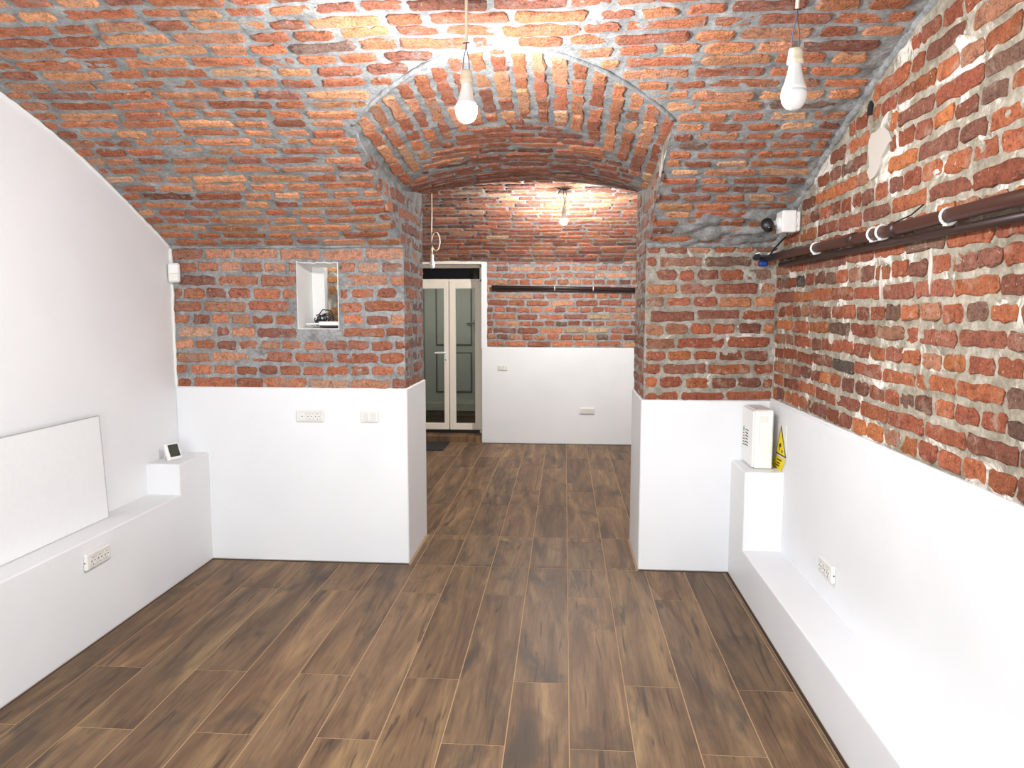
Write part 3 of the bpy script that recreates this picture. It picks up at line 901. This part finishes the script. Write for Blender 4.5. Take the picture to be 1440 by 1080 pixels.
def switch(label, x, y, z, w, h, keys):
    e = empty('light_switch', (x, y, z), label, 'switch')
    M = on_y(0, 0, 0)
    MB().box(-w / 2, w / 2, -h / 2, h / 2, -.001, .010, .004, M).build('frame', M_SOCK, e)
    MB().box(-w * .36, w * .36, -h * .38, h * .38, .008, .0112, .0008, M).build('insert', M_SOCK2, e)
    for i in range(keys):
        a = (i - (keys - 1) / 2) * .026
        MB().box(a - .011, a + .011, -h * .33, h * .33, .010, .0145, .002, M).build('rocker', M_SOCK, e)
switch('white light switch on the pier dado beside the passage corner', -1.012, YP, .788, .094, .060, 1)
switch('white double light switch on the far dado beside the door', -.614, YB, .767, .100, .058, 2)

# ---- distribution box on the right block
eb = empty('distribution_box', (.95, 3.62, .590), 'white electrical distribution box standing on the ledge block', 'electrical box')
MB().box(-.040, .045, -.10, .108, .002, .285, .006).build('body', M_PLASTIC, eb)
MB().box(-.052, -.038, -.098, .104, .006, .281, .005).build('cover', M_PLASTIC, eb)
mb = MB(); mb.box(-.020, .018, -.1015, -.0985, .225, .255, .0006); mb.box(-.022, -.018, -.1012, -.099, .12, .226)
mb.build('side_catch', M_PLASTIC2, eb)
mb = MB(); mb.box(-.0535, -.0515, .060, .078, .166, .174); mb.box(-.0535, -.0515, .065, .073, .158, .184)
mb.build('green_cross', M_GREEN, eb)
mb = MB()
for i in range(5):
    mb.box(-.0532, -.0515, .058 - .004 * i, .084 - .006 * (i % 2), .146 - .014 * i, .1505 - .014 * i)
for i in range(6): mb.box(-.0532, -.0515, -.02 + .006 * (i % 2), .035, .170 - .015 * i, .175 - .015 * i)
mb.build('printed_lines', M_INK, eb)
mb = MB(); mb.box(-.0533, -.0515, .0, .014, .150, .156); mb.box(-.0533, -.0515, .006, .02, .126, .131); mb.build('red_print', M_REDP, eb)

# ---- warning sign
ws = empty('warning_sign', (XR, 3.51, .66), 'white card with yellow camera warning triangle on the dado by the box', 'sign')
fw = lambda a, b, h: Vector((-h, a - 3.51, b - .66))
MB().prism([(3.600, .658), (3.428, .662), (3.434, .818), (3.604, .815)], fw, 0, .0018).build('card', M_PLASTIC, ws)
MB().prism([(3.511, .806), (3.581, .660), (3.421, .664)], fw, .0016, .0030).build('triangle_border', M_INK, ws)
MB().prism([(3.511, .786), (3.568, .6675), (3.435, .6705)], fw, .0028, .0040).build('triangle', M_YELLOW, ws)
mb = MB(); mb.prism([(3.530, .712), (3.500, .722), (3.494, .706), (3.524, .695)], fw, .004, .0048)
mb.prism([(3.523, .697), (3.515, .699), (3.512, .684), (3.520, .683)], fw, .004, .0048)
mb.prism([(3.490, .692), (3.470, .690), (3.472, .678), (3.488, .680)], fw, .004, .0048)
mb.build('camera_symbol', M_INK, ws)
yl = empty('yellow_label', (XR, 3.537, .61), 'tilted yellow sticker with small dark lines under the warning triangle', 'sticker')
fy = lambda a, b, h: Vector((-h, a - 3.537, b - .61))
MB().prism([(3.572, .650), (3.423, .653), (3.503, .571), (3.649, .579)], fy, .0042, .0056).build('sheet', M_YELLOW, yl)
MB().prism([(3.56, .64), (3.44, .642), (3.505, .578), (3.63, .585)], fy, 0, .0044).build('backing', M_PLASTIC, yl)
mb = MB()
for i, (c0, c1) in enumerate((((3.545, .641), (3.475, .643)), ((3.553, .624), (3.500, .626)), ((3.575, .610), (3.510, .612)), ((3.590, .595), (3.545, .594)))):
    mb.prism([(c0[0], c0[1]), (c1[0], c1[1]), (c1[0] + .004, c1[1] - .007), (c0[0] + .004, c0[1] - .007)], fy, .0055, .0062)
mb.build('printed_lines', M_INK, yl)

# ---- pipes on the right wall
def clip_ring(mb, c, r, th=.004, axis='Y'):
    pts = []
    for i in range(11):
        a = math.radians(-150 + 250 * i / 10)
        if axis == 'Y': pts.append((c[0] - r * math.cos(a), c[1], c[2] + r * math.sin(a)))
        else: pts.append((c[0], c[1] - r * math.cos(a), c[2] + r * math.sin(a)))
    mb.tube(pts, th, 6)
PX, PZ = .992, 1.592
p1 = empty('heating_pipe', (PX, 1.0, PZ), 'brown painted pipe with white clips along the red brick wall', 'pipe')
MB().tube([(0, 0, 0), (0, .8, .003), (0, 1.6, -.002), (0, 2.3, .004), (0, 2.58, .008)], .0185, 14).build('tube', M_PIPE, p1, smooth=True)
for y in (2.012, 2.41, 2.475, 3.02):
    mb = MB(); clip_ring(mb, (0, y - 1.0, 0), .0215); mb.tube([(.0, y - 1.0, .020), (.05, y - 1.0, .020)], .004, 6)
    mb.lathe([(.0065, -.003), (.008, 0), (.0065, .003)], 8, None, (-.006, y - 1.0, -.0225))
    mb.build('clip', M_PLASTIC, p1)
for y in (2.30, 2.62):
    MB().tube([(0, y - 1.0, 0), (0, y - .96, 0)], .0215, 14).build('coupling', M_PIPE2, p1, smooth=True)
p2 = empty('heating_pipe', (1.014, 1.0, 1.556), 'dark thin pipe tucked below and behind the brown pipe', 'pipe')
MB().tube([(0, 0, 0), (0, 1.2, .002), (0, 2.58, .004)], .012, 12).build('tube', M_PIPE2, p2, smooth=True)
vl = empty('pipe_valve', (.965, 3.715, 1.595), 'black and blue pipe ends where the brown pipes meet the corner', 'valve')
MB().tube([(.027, -.125, .005), (.0, .008, -.002)], .016, 10).build('black_sleeve', M_BLACK, vl)
MB().tube([(-.03, -.03, .01), (-.03, .012, .008)], .015, 10).build('pipe_stub', M_BLACK, vl)
MB().box(-.02, .02, -.035, .008, -.035, -.010, .006).build('blue_cap', M_BLUE, vl)
MB().tube([(-.035, -.01, .026), (-.02, -.02, .03), (-.01, -.01, .026)], .003, 6).build('white_tie', M_PLASTIC, vl)
MB().tube([(.01, -.05, .02), (.03, -.06, .032), (.05, -.06, .03)], .003, 6).build('white_tie', M_PLASTIC, vl)
tag(MB().tube([(1.03, 2.235, 1.652), (1.022, 2.29, 1.630), (1.0, 2.36, 1.613)], .0022, 6).build('loose_wire', M_BLACK), 'thin dark wire rising from the brown pipe clips', 'wire')

# ---- security camera with junction box
sc = empty('security_camera', (1.0, 3.425, 1.690), 'black security camera on a white junction box above the pipe', 'camera')
MB().box(-.036, .040, -.045, .045, .006, .094, .006).build('junction_box', M_PLASTIC, sc)
mb = MB(); mb.box(-.042, .02, -.049, .049, .002, .098, .004); mb.build('box_rim', M_PLASTIC, sc)
for z in (.030, .070): MB().lathe([(.008, 0), (.007, .004)], 10, Matrix.Translation((.012, -.048, z)) @ Matrix.Rotation(math.pi / 2, 4, 'X')).build('cable_plug', M_PLASTIC2, sc)
MB().lathe([(.028, 0), (.028, .012), (.012, .018), (.010, .034), (.014, .040)], 16, Matrix.Translation((-.042, -.005, .046)) @ Matrix.Rotation(-math.pi / 2, 4, 'Y')).build('bracket', M_PLASTIC, sc)
cb = MB().lathe([(.010, -.036), (.022, -.034), (.027, -.026), (.0275, .022), (.022, .030), (.004, .032)], 18, Matrix.Translation((-.096, -.014, .036)) @ Matrix.Rotation(math.radians(80), 4, 'X') @ Matrix.Rotation(math.radians(-25), 4, 'Y')).build('camera_body', M_BLACK, sc, smooth=True)
MB().lathe([(.002, 0), (.002, .002)], 8, Matrix.Translation((-.100, -.050, .022)) @ Matrix.Rotation(math.pi / 2, 4, 'X')).build('led', M_PLASTIC, cb)
MB().tube([(-.004, 0, .004), (-.01, -.0, -.012), (-.028, .12, -.058), (-.03, .17, -.080)], .0042, 6).build('cable', M_BLACK, sc)

# ---- back room pipes
p3 = empty('heating_pipe', (-.72, YB - .035, 1.555), 'dark pipe with white clips running along the far brick wall', 'pipe')
MB().tube([(0, 0, .012), (.7, 0, .002), (1.40, 0, -.014)], .017, 10).build('tube', M_PIPE2, p3, smooth=True)
MB().tube([(0, .018, -.014), (.7, .018, -.020), (1.40, .018, -.034)], .012, 10).build('rear_tube', M_PIPE2, p3, smooth=True)
for x in (.62, .995):
    mb = MB(); clip_ring(mb, (x, 0, .002 - .008 * x), .020, .0038, 'X'); mb.build('clip', M_PLASTIC, p3)

# ---- bulbs
BULB_TOP = [(.0125, 0), (.0140, -.004), (.0150, -.012), (.0185, -.028), (.0220, -.042), (.0262, -.053), (.0294, -.063)]
BULB_DOME = [(.0294, -.063), (.0304, -.070), (.0300, -.078), (.0278, -.087), (.0235, -.096), (.0170, -.1030), (.009, -.1065), (.001, -.1075)]
def bulb(name_label, loc, ceil_z, dome_mat, cord_len, scale=1.0, wires='v', group=None):
    """loc = top of the lamp holder; the cord runs straight up to ceil_z"""
    e = empty('pendant_bulb', loc, name_label, 'light bulb', group)
    s = scale
    MB().lathe([(.006 * s, .0), (.015 * s, -.001 * s), (.0165 * s, -.010 * s), (.0172 * s, -.024 * s), (.0188 * s, -.026 * s), (.0188 * s, -.034 * s), (.013 * s, -.036 * s)], 20).build('lamp_holder', M_CORD, e, smooth=True)
    off = -.034 * s
    MB().lathe([(r * s, z * s + off) for r, z in BULB_TOP], 24).build('bulb_collar', M_PLASTIC, e, smooth=True)
    MB().lathe([(r * s, z * s + off) for r, z in BULB_DOME], 24).build('bulb_dome', dome_mat, e, smooth=True)
    z1 = ceil_z - loc[2]; zc = z1 - cord_len
    if cord_len > 0:
        MB().tube([(0, 0, z1 + .02), (.001, 0, z1 - cord_len * .5), (0, 0, zc)], .0042, 8).build('cord', M_CORD, e, smooth=True)
    if wires == 'v':
        MB().tube([(0, 0, zc + .004), (-.002, 0, zc * .75), (-.008, 0, zc * .42), (-.010, 0, -.003)], .0014, 6).build('wire', M_WIRE_BLUE, e)
        MB().tube([(0, 0, zc + .004), (.002, 0, zc * .75), (.007, 0, zc * .42), (.009, 0, -.003)], .0014, 6).build('wire', M_WIRE_BROWN, e)
        MB().tube([(-.009, 0, zc + .001), (0, -.004, zc), (.009, 0, zc + .002)], .0016, 6).build('wire_knot', M_BLACK, e)
    return e
def vz(x, y): return F_vault(x, vault_t(y), 0).z
bulb('lit white bulb hanging on a cream cord in front of the arch', (-.279, 2.10, 2.010), vz(-.279, 2.1), M_BULB_ON, vz(-.279, 2.1) - 2.082)
bulb('unlit white bulb on a cream cord beside the red brick wall', (.540, 1.85, 1.965), vz(.54, 1.85), M_BULB_OFF, vz(.54, 1.85) - 2.052)
def vzb(y): return vault_z(y - DY2) + DZ2
bb = bulb('lit white bulb hanging from bare wires in the far room', (-.013, 6.0, 2.165), vzb(6.0), M_BULB_ON2, 0, 1.0, None)
z1 = vzb(6.0) - 2.165
MB().tube([(.0, 0, z1 + .01), (-.008, 0, z1 * .6), (.006, 0, z1 * .3), (-.004, 0, -.002)], .003, 6).build('wire', M_BLACK, bb)
MB().tube([(.004, 0, z1 + .01), (.018, -.01, z1 * .65), (.008, 0, z1 * .35), (.006, 0, -.002)], .003, 6).build('wire', M_BLACK, bb)
MB().tube([(-.01, 0, z1), (-.035, -.01, z1 * .82), (-.05, -.01, z1 * .62)], .003, 6).build('wire', M_BLACK, bb)
MB().tube([(-.05, 0, z1 - .01), (0, -.012, z1 - .018), (.05, 0, z1 - .01)], .005, 6).build('ceiling_hook', M_BLACK, bb)
# unlit bulb before the door, cord tied in a loop
LB = (-1.10, 6.08, 1.800)
db = bulb('small unlit bulb on a looped cord in front of the glazed door', LB, vzb(6.08), M_BULB_OFF, 0, .82, None)
zz = vzb(6.08) - LB[2]
loop = [(0, 0, zz + .02), (0, 0, .30), (-.004, 0, .17)]
for i in range(15):
    a = math.radians(195 - 25 * i)
    loop.append((.032 + .034 * math.cos(a), -.004 * (i / 14), .105 + .075 * math.sin(a)))
loop += [(.004, -.008, .05), (0, -.002, .02), (0, 0, -.004)]
MB().tube(loop, .0052, 7).build('cord', M_CORD, db, smooth=True)
MB().lathe([(.007, -.018), (.010, -.006), (.010, .006), (.006, .018)], 10, None, (0, -.004, .04)).build('cord_knot', M_CORD, db)

# ---- router and cables in the niche
rt = empty('network_router', (-1.225, 3.80, NZ0 + .006), 'flat white router lying in the wall niche', 'router')
MB().box(-.056, .052, -.05, .06, .010, .030, .004).build('case', M_PLASTIC, rt)
MB().box(-.125, -.05, -.045, .03, .013, .022, .003).build('antenna', M_PLASTIC, rt)
MB().box(-.05, .05, -.048, .05, 0, .010, .002).build('base', M_DARKHOLE, rt)
rd = random.Random(9)
ca = empty('cable_bundle', (-1.30, 3.86, NZ0 + .012), 'tangled black cables on the router in the niche', 'cables')
for i in range(7):
    a0 = rd.uniform(0, 6.28); rr = rd.uniform(.018, .032); cy = rd.uniform(-.02, .03)
    pts = [(rr * math.cos(a0 + k * .55) + .006 * i - .01, cy + .012 * math.sin(a0 + k * .9), .034 + rr * .9 * math.sin(a0 + k * .55) + .003) for k in range(11)]
    MB().tube(pts, .0028, 6).build('coil', M_BLACK, ca)
MB().tube([(-.02, .02, .06), (0, .02, .085), (.04, .02, .082), (.062, .0, .06), (.07, -.01, .02)], .003, 6).build('coil', M_BLACK, ca)
MB().tube([(.09, .03, .01), (.105, .03, .06), (.11, .03, .09)], .003, 6).build('green_cable', M_GREEN, ca)
MB().box(-.03, .01, -.02, .03, .001, .034, .006).build('power_brick', M_BLACK, ca)

# ---- door mat
mb = MB().box(-1.85, -1.152, 6.838, 7.282, .0005, .010, .003)
tag(mb.build('door_mat', M_MAT), 'black rubber doormat on the floor below the glazed door step', 'mat')
